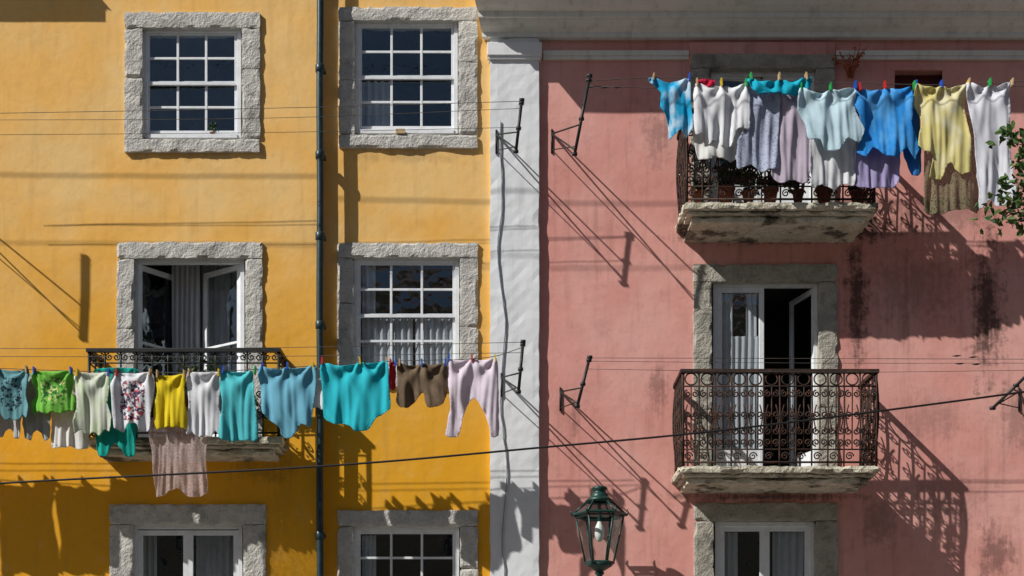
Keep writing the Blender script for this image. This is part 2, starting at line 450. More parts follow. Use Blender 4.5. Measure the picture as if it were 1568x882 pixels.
# ================================================================ pink building
pk=empty('pink_building')
opsP=[(1072,96,1264,330),(1076,418,1266,738),(1080,784,1262,1100),(1370,105,1443,175),(1760,418,1920,700),(1760,96,1920,330)]
wall('facade',pk,823,-20,2100,VB-60,0,opsP,'pink')
x1p=W(2100,0,0).x; x0p=W(752,0,0).x
mb=MB(); mb.roughw(Vector((x0p+.02,-.1,0)),Vector((x1p,.1,W(0,VB-62,0).z)),'stoned',.004,.01,.2); mb.obj('plinth',pk)
mb=MB(); mb.box(x1p,x1p+.25,0.01,7.9,0,W(0,-20,0).z,'pink'); mb.box(x0p+.12,x1p,7.7,7.95,0,W(0,-20,0).z,'pink'); mb.obj('outer_walls',pk)
mb=MB()
lo=W(751,VB-66,0); hi=W(826,62,0)
mb.roughw(Vector((lo.x,-.07,lo.z)),Vector((hi.x,.06,hi.z)),'white',.004,.012,.09)
mb.pb(746,64,830,84,.12,.16,'white'); mb.pb(748,84,828,90,.10,.14,'white')
mb.obj('corner_pilaster',pk,.006)
mb=MB()
prof=[(0,62),(.09,62),(.09,55),(.13,53),(.17,51),(.21,47),(.23,43),(.26,43),(.26,35),(.31,34),(.36,31),(.41,26),(.44,20),(.5,20),(.5,2),(0,-6)]
xL=W(741,0,0).x
def cz(v): return CH+(YH-v)*S
vs=[];n=len(prof)
for i,x in enumerate((xL,x1p)):
    for (dd,v) in prof: vs.append((x-(dd*.25 if i==0 else 0),-dd,cz(v)))
fs=[(k,k+1,n+k+1,n+k) for k in range(n-1)]; fs.append(list(range(n))); fs.append([n+k for k in range(n)][::-1])
mb.add(vs,fs,'cream'); 
for (a,b) in ((832,1055),(1281,2090)):
    mb.pb(a,77,b,84,.06,.08,'cream'); mb.pb(a,84,b,90,.04,.06,'cream')
mb.obj('cornice',pk)
mb=MB(); mb.pb(1056,64,1279,98,.045,.06,'pink'); mb.obj('raised_panel',pk,.01)
roof('roof',pk,W(712,0,0).x,x1p+.3,-.86,cz(-6)+.03,4,cz(-6)+1.9)
st=MB()
surround(st,(1058,82,1279,322),(1087,104,1250,322),0.02,'stoned',sill=False)
surround(st,(1062,404,1283,736),(1090,431,1254,736),0,'stoned',sill=False)
surround(st,(1063,770,1284,1100),(1093,797,1249,1090),0,'stoned',sill=False)
for v in (96,418): surround(st,(1745,v-14,1935,v+300),(1773,v+12,1907,v+290),0,'stoned')
st.obj('stone_door_surrounds',pk)
mb=MB()
dframe(mb,1088,106,1249,320,-.05,8); dframe(mb,1092,433,1252,734,-.05,6); dframe(mb,1095,799,1247,1088,-.05,7)
mb.pb(1370,105,1443,175,-.12,.03,'niche')
mb.pb(1366,102,1447,107,.015,.15,'pink')
mb.obj('door_frames',pk,.003)
leaf(pk,1096,114,318,-.07,72,1,8,(.4,.7),kick=.3); leaf(pk,1241,114,318,-.07,72,-1,6,(.4,.7),kick=.3)
leaf(pk,1098,440,732,-.07,72,1,0,(),kick=.35); leaf(pk,1246,440,732,-.07,74,-1,72,(),kick=.35)
leaf(pk,1102,806,1086,-.07,69,1,0,(),kick=.35); leaf(pk,1240,806,1086,-.07,69,-1,0,(),kick=.35)
cb=MB(); curtain(cb,1104,515,1160,700,-.125,'curtain',6,.014); curtain(cb,1105,450,1122,515,-.13,'curtain',2,.012); curtain(cb,1142,450,1158,515,-.13,'curtain',2,.012)
curtain(cb,1183,815,1232,1080,-.18,'curtain',4,.02); curtain(cb,1108,815,1130,1080,-.18,'curtain',2,.02)
cb.obj('door_curtains',pk)

# ---------------------------------------------------------------- balconies
def spiral(c,r,turns,a0,sgn,n=18):
    out=[]
    for i in range(n+1):
        t=i/n; rr=r*(1-.82*t); a=a0+sgn*turns*2*math.pi*t
        out.append((c[0]+rr*math.cos(a),c[1]+rr*math.sin(a)))
    return out
def panel(mb,A,B,z0,z1,mat,style=1,bulge=0.0):
    L=(B-A).length; nx=max(1,int(round(L/.19))); un=L/nx
    dirv=(B-A).normalized(); nrm=Vector((dirv.y,-dirv.x,0))
    def P(s,z):
        h=(z-z0)/(z1-z0); bo=bulge*math.sin(min(1,max(0,(1-h)*1.25))*math.pi)
        p=A+dirv*s+nrm*bo; return (p.x,p.y,z)
    H=z1-z0
    def bar(zz,r): mb.tube([P(0,zz),P(L,zz)],r,mat,6)
    bar(z0+.05,.013); 
    if style==1: bar(z1-.17,.010); bar(z0+.2,.009)
    else: bar(z1-.14,.009)
    for i in range(nx+1):
        s=i*un
        mb.tube([P(s,z0+H*k/8) for k in range(9)],.011,mat,5)
    for i in range(nx):
        s=(i+.5)*un
        if style==1:
            c=[(s+.07*math.cos(a*math.pi/8),z1-.085+.07*math.sin(a*math.pi/8)) for a in range(17)]
            mb.tube([P(x,z) for x,z in c],.009,mat,4,cap=False)
            m=z0+.2+(H-.37)/2
            mb.tube([P(s,z0+.2),P(s,z1-.17)],.008,mat,4)
            for (zc,sg) in ((z1-.17-.09,1),(m+.03,-1),(m-.16,1),(z0+.2+.08,-1)):
                for mir in (-1,1):
                    sp=spiral((s+mir*.045,zc),.044,1.4,math.pi*(.5 if sg>0 else -.5),-mir*sg)
                    mb.tube([P(x,z) for x,z in sp],.009,mat,4)
            for mir in (-1,1):
                mb.tube([P(s+mir*(.045+.03*math.sin(t*math.pi/6)),m-.16+(H*.28)*t/6) for t in range(7)],.008,mat,4)
            sp=spiral((s-.03,z0+.12),.05,1.5,0,1); mb.tube([P(x,z) for x,z in sp],.008,mat,4)
        else:
            for mir in (-1,1):
                for zc,sg in ((z1-.07,1),(z0+.5*H,-1),(z0+.25*H,1)):
                    sp=spiral((s+mir*.045,zc),.045,1.5,math.pi*.5*sg,-mir*sg)
                    mb.tube([P(x,z) for x,z in sp],.008,mat,4)
def balcony(u0,u1,vrail,vslab,vbot,d,dw,mat,style=1,slabmat='slab',bulge=0.):
    e=empty('balcony')
    a=W(u0,vrail,d); b=W(u1,vrail,d); zs=W(0,vslab,d).z; zt=a.z
    mb=MB()
    ix=.05
    y=-d+.05
    A=Vector((a.x+ix,y,0)); B=Vector((b.x-ix,y,0)); A0=Vector((a.x+ix,-dw,0)); B0=Vector((b.x-ix,-dw,0))
    panel(mb,A,B,zs,zt,mat,style,bulge); panel(mb,A0,A,zs,zt,mat,style,bulge); panel(mb,B,B0,zs,zt,mat,style,bulge)
    mb.box(a.x+ix-.03,b.x-ix+.03,y-.03,y+.03,zt-.012,zt+.03,mat)
    mb.box(a.x+ix-.03,a.x+ix+.03,y+.03,-dw+.02,zt-.012,zt+.03,mat); mb.box(b.x-ix-.03,b.x-ix+.03,y+.03,-dw+.02,zt-.012,zt+.03,mat)
    for px in (a.x+ix,b.x-ix):
        mb.tube([(px,y,zs),(px,y,zt)],.018,mat,8)
    mb.obj('railing',e)
    z1=zs; sb=MB(); zbot=W(0,vbot,d).z; T=z1-zbot
    lay=[(0.0,.42,0.0),(.44,.62,.05),(.64,1.0,.11)]
    for (t0,t1,ins) in lay:
        sb.roughw(Vector((a.x+ins,-d+ins,z1-T*t1)),Vector((b.x-ins,-dw+.05,z1-T*t0)),slabmat,.011,.045,.04)
    sb.obj('slab',e)
    return e
balcony(1040,1350,568,713,738,.76,0,'rust',1,bulge=.03)
balcony(1046,1347,168,309,335,.76,0,'rust',1,bulge=.03)
balcony(128,432,536,668,694,.62,DL,'iron',2)

# ---------------------------------------------------------------- drainpipe
mb=MB()
x=W(490,0,.2).x; 
mb.tube([(x+.004*math.sin(z*1.3),-.2,z*.5) for z in range(0,22)]+[(x,-.2,W(0,-55,0).z)],.042,'pipe',12)
for v in (105,238,362,498,628,820,1000):
    z=W(0,v,.2).z
    mb.tube([(x,-.2,z-.05),(x,-.2,z-.04),(x,-.2,z+.04),(x,-.2,z+.05)],[.045,.056,.056,.045],'pipe',12)
    mb.box(x-.06,x+.06,-.2+.03,-DL+.04,z-.018,z+.018,'pipe')
mb.obj('drainpipe')
mb=MB(); pts=[]
for i in range(60):
    v=185+i*18; u=765+8*noise.noise(Vector((v*.009,1,2)))+2*noise.noise(Vector((v*.05,1,2)))+ (v-185)*.012
    pts.append(W(u,v,.085))
mb.tube(pts,.009,'gcable',6); mb.obj('wall_cable')

# ---------------------------------------------------------------- clothesline brackets
def bracket(top,bot,mount,d,dw=0.0,r=.018,mat='iron'):
    mb=MB(); t=W(*top,d); b=W(*bot,d); m1=W(*mount,dw)
    k=t.lerp(b,.62)
    mb.tube([t,b],r,mat,8)
    mb.tube([m1,k],.010,mat,6); mb.tube([m1,b.lerp(t,.05)],.010,mat,6)
    mb.tube([m1+Vector((.0,-.01,-.2)),t.lerp(b,.9)],.007,mat,6)
    mb.tube([m1+Vector((0,-.012,.05)),m1+Vector((0,-.012,-.24))],.014,mat,6)
    for q in (0.0,.06,.55,1.0):
        p=t.lerp(b,q); mb.tube([p+Vector((-.03,0,0)),p+Vector((.03,0,0))],.022,mat,8)
    return mb.obj('clothesline_bracket')
dL=.85; dR=.90
bracket((799,153),(790,232),(760,206),.75,.07)
bracket((903,116),(880,236),(845,205),dR)
bracket((801,523),(794,600),(768,578),dL,.07)
bracket((903,547),(884,622),(858,600),.75)
bracket((1600,548),(1520,625),(1560,600),.75)
bracket((-95,170),(-100,300),(-130,260),.95,DL,.03)
bracket((-330,520),(-335,640),(-365,600),dL,DL,.02)
bracket((1640,110),(1630,230),(1600,200),dR)
def wirel(pts,d,name='clothesline',r=.0045,mat='wire'):
    P=[W(u,v,d) for i,(u,v) in enumerate(pts)]
    P=[P[0]*2-P[1]]+P+[P[-1]*2-P[-2]]; out=[]
    for i in range(1,len(P)-2):
        for k in range(8):
            t=k/8; p0,p1,p2,p3=P[i-1:i+3]
            out.append(.5*((2*p1)+(p2-p0)*t+(2*p0-5*p1+4*p2-p3)*t*t+(3*p1-p0-3*p2+p3)*t**3))
    out.append(P[-2]); mb=MB(); mb.tube(out,r,mat,5); return mb.obj(name)
LL=[(-331,545),(-100,560),(0,564),(150,569),(300,570),(500,559),(600,553),(740,548),(800,532)]
LR=[(901,124),(1000,119),(1150,122),(1300,127),(1450,130),(1545,126),(1638,118)]
wirel(LL,dL); wirel(LR,dR)
wirel([(-331,533),(350,533),(801,524)],dL+.02,r=.0035); wirel([(-331,545),(350,546),(800,540)],.78,r=.0035)
wirel([(-97,175),(400,166),(799,155)],.75,r=.0035); wirel([(-97,184),(400,181),(798,166)],.72,r=.003); wirel([(-97,207),(400,203),(792,195)],.75,r=.003)
wirel([(903,548),(1250,549),(1600,550)],.76,r=.0035); wirel([(901,553),(1250,556),(1595,556)],.72,r=.003); wirel([(897,565),(1250,570),(1580,567)],.74,r=.003)
wirel([(903,132),(1250,140),(1638,130)],.84)
wirel([(-1200,-188),(400,-180),(2000,-184)],2.0,'overhead_cable',.006,'cable')
wirel([(-1200,-306),(0,-300),(400,-293),(2000,-300)],2.0,'overhead_cable',.008,'cable')
wirel([(-300,765),(0,740),(490,714),(830,685),(1130,656),(1568,600),(1900,550)],1.4,'overhead_cable',.0125,'cable')
mb=MB()
for (u,v) in ((905,133),(925,134),(945,134),(1465,545),(1490,547),(1470,557),(1495,558)):
    p=W(u,v,.73); mb.tube([p+Vector((-.05,0,0)),p,p+Vector((.05,0,.005))],[.004,.011,.004],'iron',6)
mb.obj('wire_tensioners')

# ---------------------------------------------------------------- garments
def cat(pts,n=5):
    m=len(pts); out=[]
    for i in range(m):
        p0,p1,p2,p3=[Vector(pts[(i+k)%m]) for k in (-1,0,1,2)]
        for k in range(n):
            t=k/n; c=.5*((2*p1)+(p2-p0)*t+(2*p0-5*p1+4*p2-p3)*t*t+(3*p1-p0-3*p2+p3)*t**3)
            l=p1.lerp(p2,t); out.append(c.lerp(l,.45))
    return out
pegs={'L':MB(),'R':MB()}
gid=[0]
def nz(a,b,c): return noise.noise(Vector((a,b,c)))
def rdg(q): return 1-math.sqrt(4.5*q*q+.02)*1.0
def cloth(name,pts,d,mat,pg=None,sag=4,amp=1.0,wl=17,line=None,hemnoise=1.8):
    gid[0]+=1; sd=gid[0]*3.7
    xs=[p[0] for p in pts]; ys=[p[1] for p in pts]; x0,x1,y0,y1=min(xs),max(xs),min(ys),max(ys); h=y1-y0; w=x1-x0
    if pg is None:
        pg=[x0+.1*w,x1-.1*w] if w<75 else [x0+.06*w,(x0+x1)/2,x1-.06*w]
    b=cat(pts)
    bb=[]
    for i in range(len(b)):
        p=b[i]; q=b[(i+1)%len(b)]; L=(q-p).length; k=max(1,int(L/2.6))
        for j in range(k): bb.append(p.lerp(q,j/k))
    res=[]
    for p in bb:
        if not res or (p-res[-1]).length>1.0: res.append(p)
    if (res[-1]-res[0]).length<1.0: res.pop()
    bb=res
    for p in bb:
        t=(p.y-y0)/h
        p.x+=hemnoise*t*nz(p.y*.09,sd,1)
        if t>.3: p.y+=hemnoise*1.8*nz(p.x*.11,sd,5)
    n=len(bb); V=list(bb)
    st=2.4
    def inside(x,y):
        c=False; j=n-1
        for i in range(n):
            xi,yi=bb[i]; xj,yj=bb[j]
            if (yi>y)!=(yj>y) and x<(xj-xi)*(y-yi)/(yj-yi)+xi: c=not c
            j=i
        return c
    yy=y0+1; r=0; bx_=[(q.x,q.y) for q in bb]
    dist={}
    while yy<y1:
        xx=x0+(r%2)*st/2
        while xx<x1:
            if inside(xx,yy):
                m2=min((xx-a)**2+(yy-c)**2 for a,c in bx_)
                if m2>2.0: V.append(Vector((xx,yy))); dist[(round(xx,3),round(yy,3))]=math.sqrt(m2)
            xx+=st
        yy+=st*.87; r+=1
    vv,ee,ff,*_=delaunay_2d_cdt([Vector((p.x,p.y)) for p in V],[],[list(range(n))],1,1e-4)
    out=[]
    pgs=sorted(pg)
    for p in vv:
        x,y=p.x,p.y; t=max(0,(y-y0)/h)
        s_=0
        for a,c in zip(pgs,pgs[1:]):
            if a<x<c: s_=math.sin(math.pi*(x-a)/(c-a))*sag
        if x<pgs[0]: s_=min(1,(pgs[0]-x)/12)*sag*.8
        if x>pgs[-1]: s_=min(1,(x-pgs[-1])/12)*sag*.8
        dy=s_*max(0,1-t*1.3)
        f=0
        for a in pgs:
            rx=x-a; ry=y-y0+4; rr=math.hypot(rx,ry); th=math.atan2(rx,ry)
            f+=.026*math.cos(7*th+sd+a)*math.exp(-rr/60)*min(1,rr/16)
        # long hanging folds, warped
        wx=x+6*nz(x*.02,y*.008,sd+3)
        q=nz(wx*1.1/wl,y*.0045,sd)
        f+=(.014+.052*min(1,t*1.3))*rdg(q)*.6
        q2=nz(wx*2.3/wl,y*.007,sd+7); f+=.014*rdg(q2)*(.35+t)
        f+=.050*nz((x+.45*y)*.022,y*.006,sd+2)*min(1,.1+t)
        d2=nz((x-.6*y)*.05,(y+x)*.009,sd+4); f+=.020*rdg(d2)*max(0,.35+nz(x*.02,y*.015,sd+5))
        f+=.0016*nz(x*.13,y*.06,sd+6)
        f*=amp
        dd_=dist.get((round(x,3),round(y,3)),0)
        if 2.0<dd_<3.6: f-=.0035
        fbase=1-d/D
        out.append(((x-784)*S*fbase,-(d+f),CH+(YH-(y+dy))*S*fbase))
    mb=MB(); mb.add(out,[list(f) for f in ff],mat,True)
    o=mb.obj(name); 
    so=o.modifiers.new('thick','SOLIDIFY'); so.thickness=.004
    if line:
        for a in pgs:
            p=W(a,y0+1,d); k=random.choice(['pr','pb','pg','py','wood','wood','pb'])
            B=pegs[line]; tl=random.uniform(-.012,.012)
            for sgn in (-1,1):
                B.add([(p.x-.008+tl,p.y+sgn*.004,p.z+.05),(p.x+.008+tl,p.y+sgn*.004,p.z+.05),(p.x+.008,p.y+sgn*.004,p.z-.035),(p.x-.008,p.y+sgn*.004,p.z-.035),
                       (p.x-.008+tl,p.y+sgn*.04,p.z+.05),(p.x+.008+tl,p.y+sgn*.04,p.z+.05),(p.x+.008,p.y+sgn*.04,p.z-.035),(p.x-.008,p.y+sgn*.04,p.z-.035)],
                      [(0,1,2,3),(4,5,6,7),(0,1,5,4),(1,2,6,5),(2,3,7,6),(3,0,4,7)],k)
    return o
def T(x0,y0,x1,y1,shape):
    sh={'tdown':[(.06,0),(.94,0),(.90,.50),(1,.72),(.95,.95),(.82,.90),(.68,1),(.5,.95),(.34,1),(.2,.9),(.05,.96),(0,.72),(.10,.50)],
        'tank':[(.02,0),(.98,0),(.99,.45),(.95,.75),(.90,.99),(.70,1),(.62,.90),(.5,.87),(.38,.90),(.30,1),(.10,.98),(.05,.75),(.01,.45)],
        'sheet':[(0,0),(.5,.0),(1,0),(.98,.5),(1,.96),(.75,1),(.5,.97),(.25,1),(0,.97),(.02,.5)]}[shape]
    return [(x0+a*(x1-x0),y0+b*(y1-y0)) for a,b in sh]
F=fabric
white=F('cotton_white',(.86,.87,.90)); white2=F('cotton_offwhite',(.83,.83,.80)); lilac=F('cotton_lilac',(.82,.74,.83))
turq=F('cotton_turquoise',(.04,.58,.68)); turq2=F('cotton_turquoise_deep',(.02,.50,.68)); teal=F('cotton_teal_green',(.02,.46,.38))
bluegrey=F('cotton_greyblue',(.20,.52,.68)); yellow=F('cotton_yellow',(.84,.66,.03)); brown=F('cotton_brown',(.24,.175,.115),(.15,.105,.07),'tie')
e=dL
cloth('shade_sheet',T(-330,558,-215,700,'sheet'),e,white,line='L')  # unseen sheets and towel left of view, added to shade the lower wall
cloth('shade_towel',T(-212,560,-120,705,'sheet'),e,turq,line='L')
cloth('shade_sheet',T(-118,562,-12,700,'sheet'),e,white2,line='L')
cloth('tshirt',T(-8,566,47,645,'tdown'),e,F('print_teal',(.19,.42,.46),(.03,.06,.08),'print'),line='L')
cloth('green_tshirt',T(46,568,117,636,'tdown'),e,F('print_green',(.24,.64,.10),(.05,.20,.05),'print',c3=(.7,.75,.3)),line='L')
cloth('cream_shirt',T(113,571,172,667,'tdown'),e+.01,F('cotton_cream',(.80,.84,.72),(.66,.75,.52),'tie'),line='L')
cloth('teal_shirt',T(143,566,214,699,'tank'),e-.08,teal,sag=2)
cloth('printed_tank_top',T(172,571,236,661,'tank'),e+.01,F('print_white',(.86,.87,.90),(.10,.06,.12),'print',c3=(.7,.15,.15)),line='L')
cloth('white_towel',T(79,572,136,688,'sheet'),e-.1,white2)
cloth('grey_shirt',T(34,572,82,674,'tank'),e-.09,F('cotton_grey',(.45,.48,.46)))
cloth('white_vest',T(-5,572,36,671,'tank'),e-.09,F('cotton_lightgrey',(.58,.58,.58)))
cloth('yellow_tshirt',[(240,574),(284,573),(283,600),(288,640),(284,658),(262,655),(240,657),(236,630),(241,600)],e+.01,yellow,line='L',wl=14)
cloth('lace_curtain',[(230,640),(318,642),(316,700),(318,756),(292,762),(270,748),(240,760),(234,700)],e-.06,F('lace_pink',(.80,.64,.62),None,None,.66,.4),sag=0,wl=14)
cloth('white_tshirt',T(284,571,341,671,'tdown'),e,white,line='L',wl=15)
cloth('turquoise_tank_top',[(338,568),(385,567),(388,580),(392,620),(396,672),(366,676),(336,672),(342,620),(337,590)],e,F('cotton_aqua',(.12,.64,.70)),line='L')
cloth('greyblue_shirt',[(396,563),(440,563),(485,561),(482,610),(476,655),(462,650),(448,673),(432,668),(428,655),(404,635),(400,600)],e,bluegrey,line='L',amp=1.15,wl=26)
cloth('white_pillowcase',T(472,563,500,628,'sheet'),e-.07,white)
cloth('turquoise_sheet',[(492,558),(530,557),(592,553),(596,590),(599,628),(580,640),(562,660),(545,662),(530,650),(512,652),(497,640),(494,600)],e+.01,turq,pg=[493,552,592],line='L',amp=1.3,wl=32)
cloth('red_sock',[(597,556),(606,556),(606,590),(603,598),(596,592)],e,F('cotton_red',(.65,.04,.06)),line='L',sag=1)
cloth('brown_shorts',[(609,557),(646,556),(683,557),(686,590),(679,622),(655,625),(648,600),(640,612),(622,626),(607,618),(609,588)],e,brown,line='L',amp=1.0,wl=22)
cloth('lilac_trousers',[(686,551),(722,549),(760,549),(763,590),(764,630),(763,668),(752,670),(745,640),(726,608),(714,625),(701,668),(682,668),(690,625),(687,590)],e,lilac,line='L',amp=1.0)
# right line
e=dR
tie=F('tiedye_blue',(.02,.46,.78),(.58,.75,.88),'tie')
cloth('tiedye_shirt',[(993,119),(1020,122),(1056,121),(1057,160),(1062,190),(1052,212),(1040,200),(1026,214),(1020,180),(1010,165),(1012,140),(998,130)],e,tie,line='R',wl=14)
cloth('red_sock',[(1068,122),(1094,122),(1092,134),(1070,133)],e-.04,F('cotton_red2',(.65,.03,.08)),sag=1)
cloth('white_tshirt',[(1064,128),(1105,130),(1147,127),(1148,165),(1147,200),(1130,196),(1120,223),(1105,226),(1096,216),(1084,221),(1076,206),(1063,208),(1062,170)],e,white,line='R',amp=1.1,wl=19)
cloth('white_pillowcase',[(1062,190),(1142,190),(1141,236),(1118,248),(1095,243),(1068,246)],e-.06,white2,sag=0)
cloth('turquoise_towel',[(1145,120),(1190,124),(1241,118),(1240,134),(1220,146),(1190,144),(1160,146),(1148,134)],e+.03,turq2,line='R',amp=1.1,wl=30)
cloth('patterned_blouse',[(1145,132),(1192,136),(1193,180),(1191,225),(1192,258),(1165,264),(1150,254),(1128,258),(1129,215),(1144,190)],e-.03,F('print_greyblue',(.52,.56,.70),(.30,.32,.46),'small'))
cloth('lavender_shirt',[(1186,134),(1240,134),(1240,190),(1244,240),(1236,282),(1212,276),(1200,284),(1180,270),(1188,220)],e-.04,F('cotton_lavender',(.62,.54,.64)))
cloth('pale_blue_shirt',[(1224,136),(1262,140),(1308,134),(1310,170),(1323,200),(1314,220),(1296,214),(1284,233),(1262,231),(1254,218),(1236,214),(1232,190),(1220,170)],e+.02,F('cotton_paleblue',(.64,.82,.90)),line='R',amp=1.1,wl=22)
cloth('white_shorts',[(1242,170),(1310,170),(1309,250),(1308,286),(1290,282),(1276,292),(1258,284),(1240,286)],e-.06,white,sag=0)
cloth('blue_tshirt',[(1304,134),(1345,137),(1394,131),(1396,165),(1395,195),(1407,222),(1400,247),(1386,228),(1372,245),(1352,241),(1336,226),(1326,241),(1312,236),(1320,200),(1310,170)],e,F('cotton_blue',(.04,.32,.80),(.12,.44,.84),'tie'),line='R',amp=1.1,wl=24)
cloth('blue_shirt',[(1360,140),(1404,140),(1410,200),(1410,264),(1396,270),(1384,240)],e-.07,F('cotton_blue2',(.05,.24,.64)))
cloth('lavender_towel',[(1310,200),(1374,200),(1376,280),(1344,289),(1309,284)],e-.06,F('cotton_lavender2',(.48,.42,.68)),sag=0)
cloth('cream_blouse',[(1402,130),(1445,134),(1479,130),(1478,170),(1484,215),(1486,262),(1468,268),(1454,250),(1440,274),(1422,272),(1428,240),(1404,225),(1410,185),(1398,160)],e,F('cotton_pale_yellow',(.84,.75,.32),(.84,.80,.56),'tie'),line='R',amp=1.1,wl=20)
cloth('lace_skirt',[(1420,180),(1492,180),(1500,320),(1474,322),(1440,330),(1414,322)],e-.07,F('lace_olive',(.24,.22,.13),(.08,.07,.05),'small',.35),sag=0)
cloth('white_trousers',[(1478,128),(1516,132),(1545,127),(1546,190),(1548,250),(1553,308),(1528,318),(1516,308),(1500,322),(1494,270),(1490,210),(1482,170)],e+.01,F('cotton_bluewhite',(.82,.84,.90)),line='R',amp=1.1,wl=26)
pegs['L'].obj('clothes_pegs'); pegs['R'].obj('clothes_pegs')

# ---------------------------------------------------------------- lantern
la=empty('wall_street_lantern'); d=.6; f=(1-d/D)*S
c0=W(918,862,d)
def zz(v): return (862-v)*f
def ring(mb,r,z,t,mat='green',n=6):
    pts=[(c0.x+r*math.cos(2*math.pi*k/n),c0.y+r*math.sin(2*math.pi*k/n),c0.z+z) for k in range(n+1)]
    for p,q in zip(pts,pts[1:]): mb.tube([p,q],t,mat,6,False)
mb=MB(); rt=.285; rb=.165; rc=.15
for k in range(6):
    a=2*math.pi*k/6; ca,sa=math.cos(a),math.sin(a)
    P=lambda r,z:(c0.x+r*ca,c0.y+r*sa,c0.z+z)
    mb.tube([P(rb,0),P(rt,zz(790))],.012,'green',6)
    mb.tube([P(rt+.03,zz(788)),P(rc,zz(768))],.012,'green',6)
    mb.tube([P(rt+.03,zz(790)),P(rt+.05,zz(786)),P(rt+.045,zz(779))],[.014,.011,.004],'green',6)
ring(mb,rt+.025,zz(788),.019); ring(mb,rt,zz(792),.012); ring(mb,rb,0,.018); ring(mb,rc,zz(768),.018)
mb.lathe(c0,[(rc,zz(769)),(rc+.02,zz(767)),(rc-.02,zz(763)),(.105,zz(760)),(.11,zz(757)),(.085,zz(756)),(.07,zz(752)),(.10,zz(749)),(.085,zz(746)),(.03,zz(744.5)),(0.001,zz(744))],'green',18)
mb.lathe(c0,[(.001,-.005),(rb,-.005),(rb*.9,-.04),(.09,-.075),(.045,-.10),(.06,-.12),(.035,-.15),(.03,-.34),(.05,-.36),(.03,-.38),(.001,-.39)],'green',18)
mb.tube([c0+Vector((0,0,-.3)),c0+Vector((0,0,-.5)),c0+Vector((0,.06,-.62)),c0+Vector((0,.2,-.7)),Vector((c0.x,.0,c0.z-.72))],.02,'green',8)
mb.tube([c0+Vector((0,.03,-.4)),c0+Vector((0,.25,-.42)),c0+Vector((0,.45,-.55)),Vector((c0.x,0,c0.z-.95))],.013,'green',8)
mb.box(c0.x-.06,c0.x+.06,-.03,.02,c0.z-1.05,c0.z-.6,'green')
mb.obj('lantern_frame',la)
gb=MB()
for i in range(6):
    a=2*math.pi*i/6;b=2*math.pi*(i+1)/6
    def P(r,an,z): return (c0.x+r*math.cos(an),c0.y+r*math.sin(an),c0.z+z)
    gb.add([P(rb,a,.01),P(rb,b,.01),P(rt,b,zz(791)),P(rt,a,zz(791))],[(0,1,2,3)],'lglass')
    gb.add([P(rt+.02,a,zz(787)),P(rt+.02,b,zz(787)),P(rc,b,zz(769)),P(rc,a,zz(769))],[(0,1,2,3)],'lglass')
gb.obj('lantern_panes',la)
bb=MB(); bb.lathe(c0,[(.001,zz(830)),(.035,zz(828)),(.055,zz(820)),(.06,zz(812)),(.045,zz(805)),(.026,zz(800)),(.02,zz(797)),(.001,zz(797))],'bulb',16)
bb.lathe(c0,[(.024,zz(800)),(.024,zz(770))],'green',10)
bb.obj('bulb',la)

# ---------------------------------------------------------------- plants
def leaves(mb,pts,size,mat,n=1):
    for p in pts:
        for _ in range(n):
            a=Vector((random.gauss(0,1),random.gauss(0,1),random.gauss(0,.7))).normalized()
            b=a.cross(Vector((random.gauss(0,1),random.gauss(0,1),random.gauss(0,1)))).normalized()
            s=size*random.uniform(.6,1.3); p=Vector(p); nn=a.cross(b)*s*.15
            mb.add([p,p+a*s*.35+b*s*.28+nn,p+a*s*.75+b*s*.2+nn,p+a*s,p+a*s*.75-b*s*.2+nn,p+a*s*.35-b*s*.28+nn],[(0,1,2,3),(0,3,4,5)],mat)
def potted(u,v,d,r,h,spread,cnt,size,mat):
    e=empty('potted_plant'); c=W(u,v,d)
    mb=MB(); mb.lathe(c,[(.001,0),(r*.7,0),(r*.95,h*.82),(r*1.08,h*.82),(r*1.1,h),(r*.95,h),(r*.9,h*.9),(.001,h*.88)],'terra',18); mb.obj('pot',e)
    lb=MB(); pts=[]
    for s in range(11):
        a=random.uniform(0,6.28); top=c+Vector((math.cos(a)*spread*random.uniform(.3,1.2),math.sin(a)*spread*.6,h+spread*random.uniform(.2,1.7)))
        b=c+Vector((0,0,h*.85)); mid=b.lerp(top,.5)+Vector((0,0,.03)); lb.tube([b,mid,top],.004,'leafd',4)
        for k in range(cnt):
            t=random.uniform(.35,1.05); q=b.lerp(top,t)+Vector([random.gauss(0,spread*.13) for _ in range(3)]); pts.append(q)
    leaves(lb,pts,size,mat); lb.obj('foliage',e)
for (u,r,h,sp,mt) in ((1070,.07,.12,.13,'leaf'),(1112,.10,.17,.2,'leafd'),(1146,.08,.12,.26,'leaf'),(1180,.09,.15,.15,'leaf'),(1222,.07,.13,.17,'leafd'),(1262,.1,.16,.13,'leaf'),(1312,.08,.12,.16,'leafd')):
    potted(u,309,random.uniform(.45,.6),r,h,sp,16,.06,mt)
potted(326,210,DL-.10,.04,.05,.07,10,.03,'leaf')
potted(380,668,.4,.08,.14,.2,12,.06,'leafd'); potted(180,668,.4,.08,.14,.2,12,.06,'leaf'); potted(290,668,.45,.1,.5,.25,16,.07,'leaf')
mb=MB(); b=W(1302,112,.06)
for i in range(22):
    a=random.uniform(-.9,.9); L=random.uniform(.12,.36); t=b+Vector((math.sin(a)*L,-random.uniform(0,.12),math.cos(a)*L))
    mb.tube([b+Vector((random.uniform(-.03,.03),0,-.06)),b.lerp(t,.5)+Vector((0,-.02,.0)),t],[.005,.004,.002],'weed',4)
    leaves(mb,[b.lerp(t,random.uniform(.4,1)) for _ in range(3)],.045,'weed')
mb.obj('wall_weed')
tr=empty('tree'); dt=2.6
mb=MB(); x0=W(1725,0,dt).x
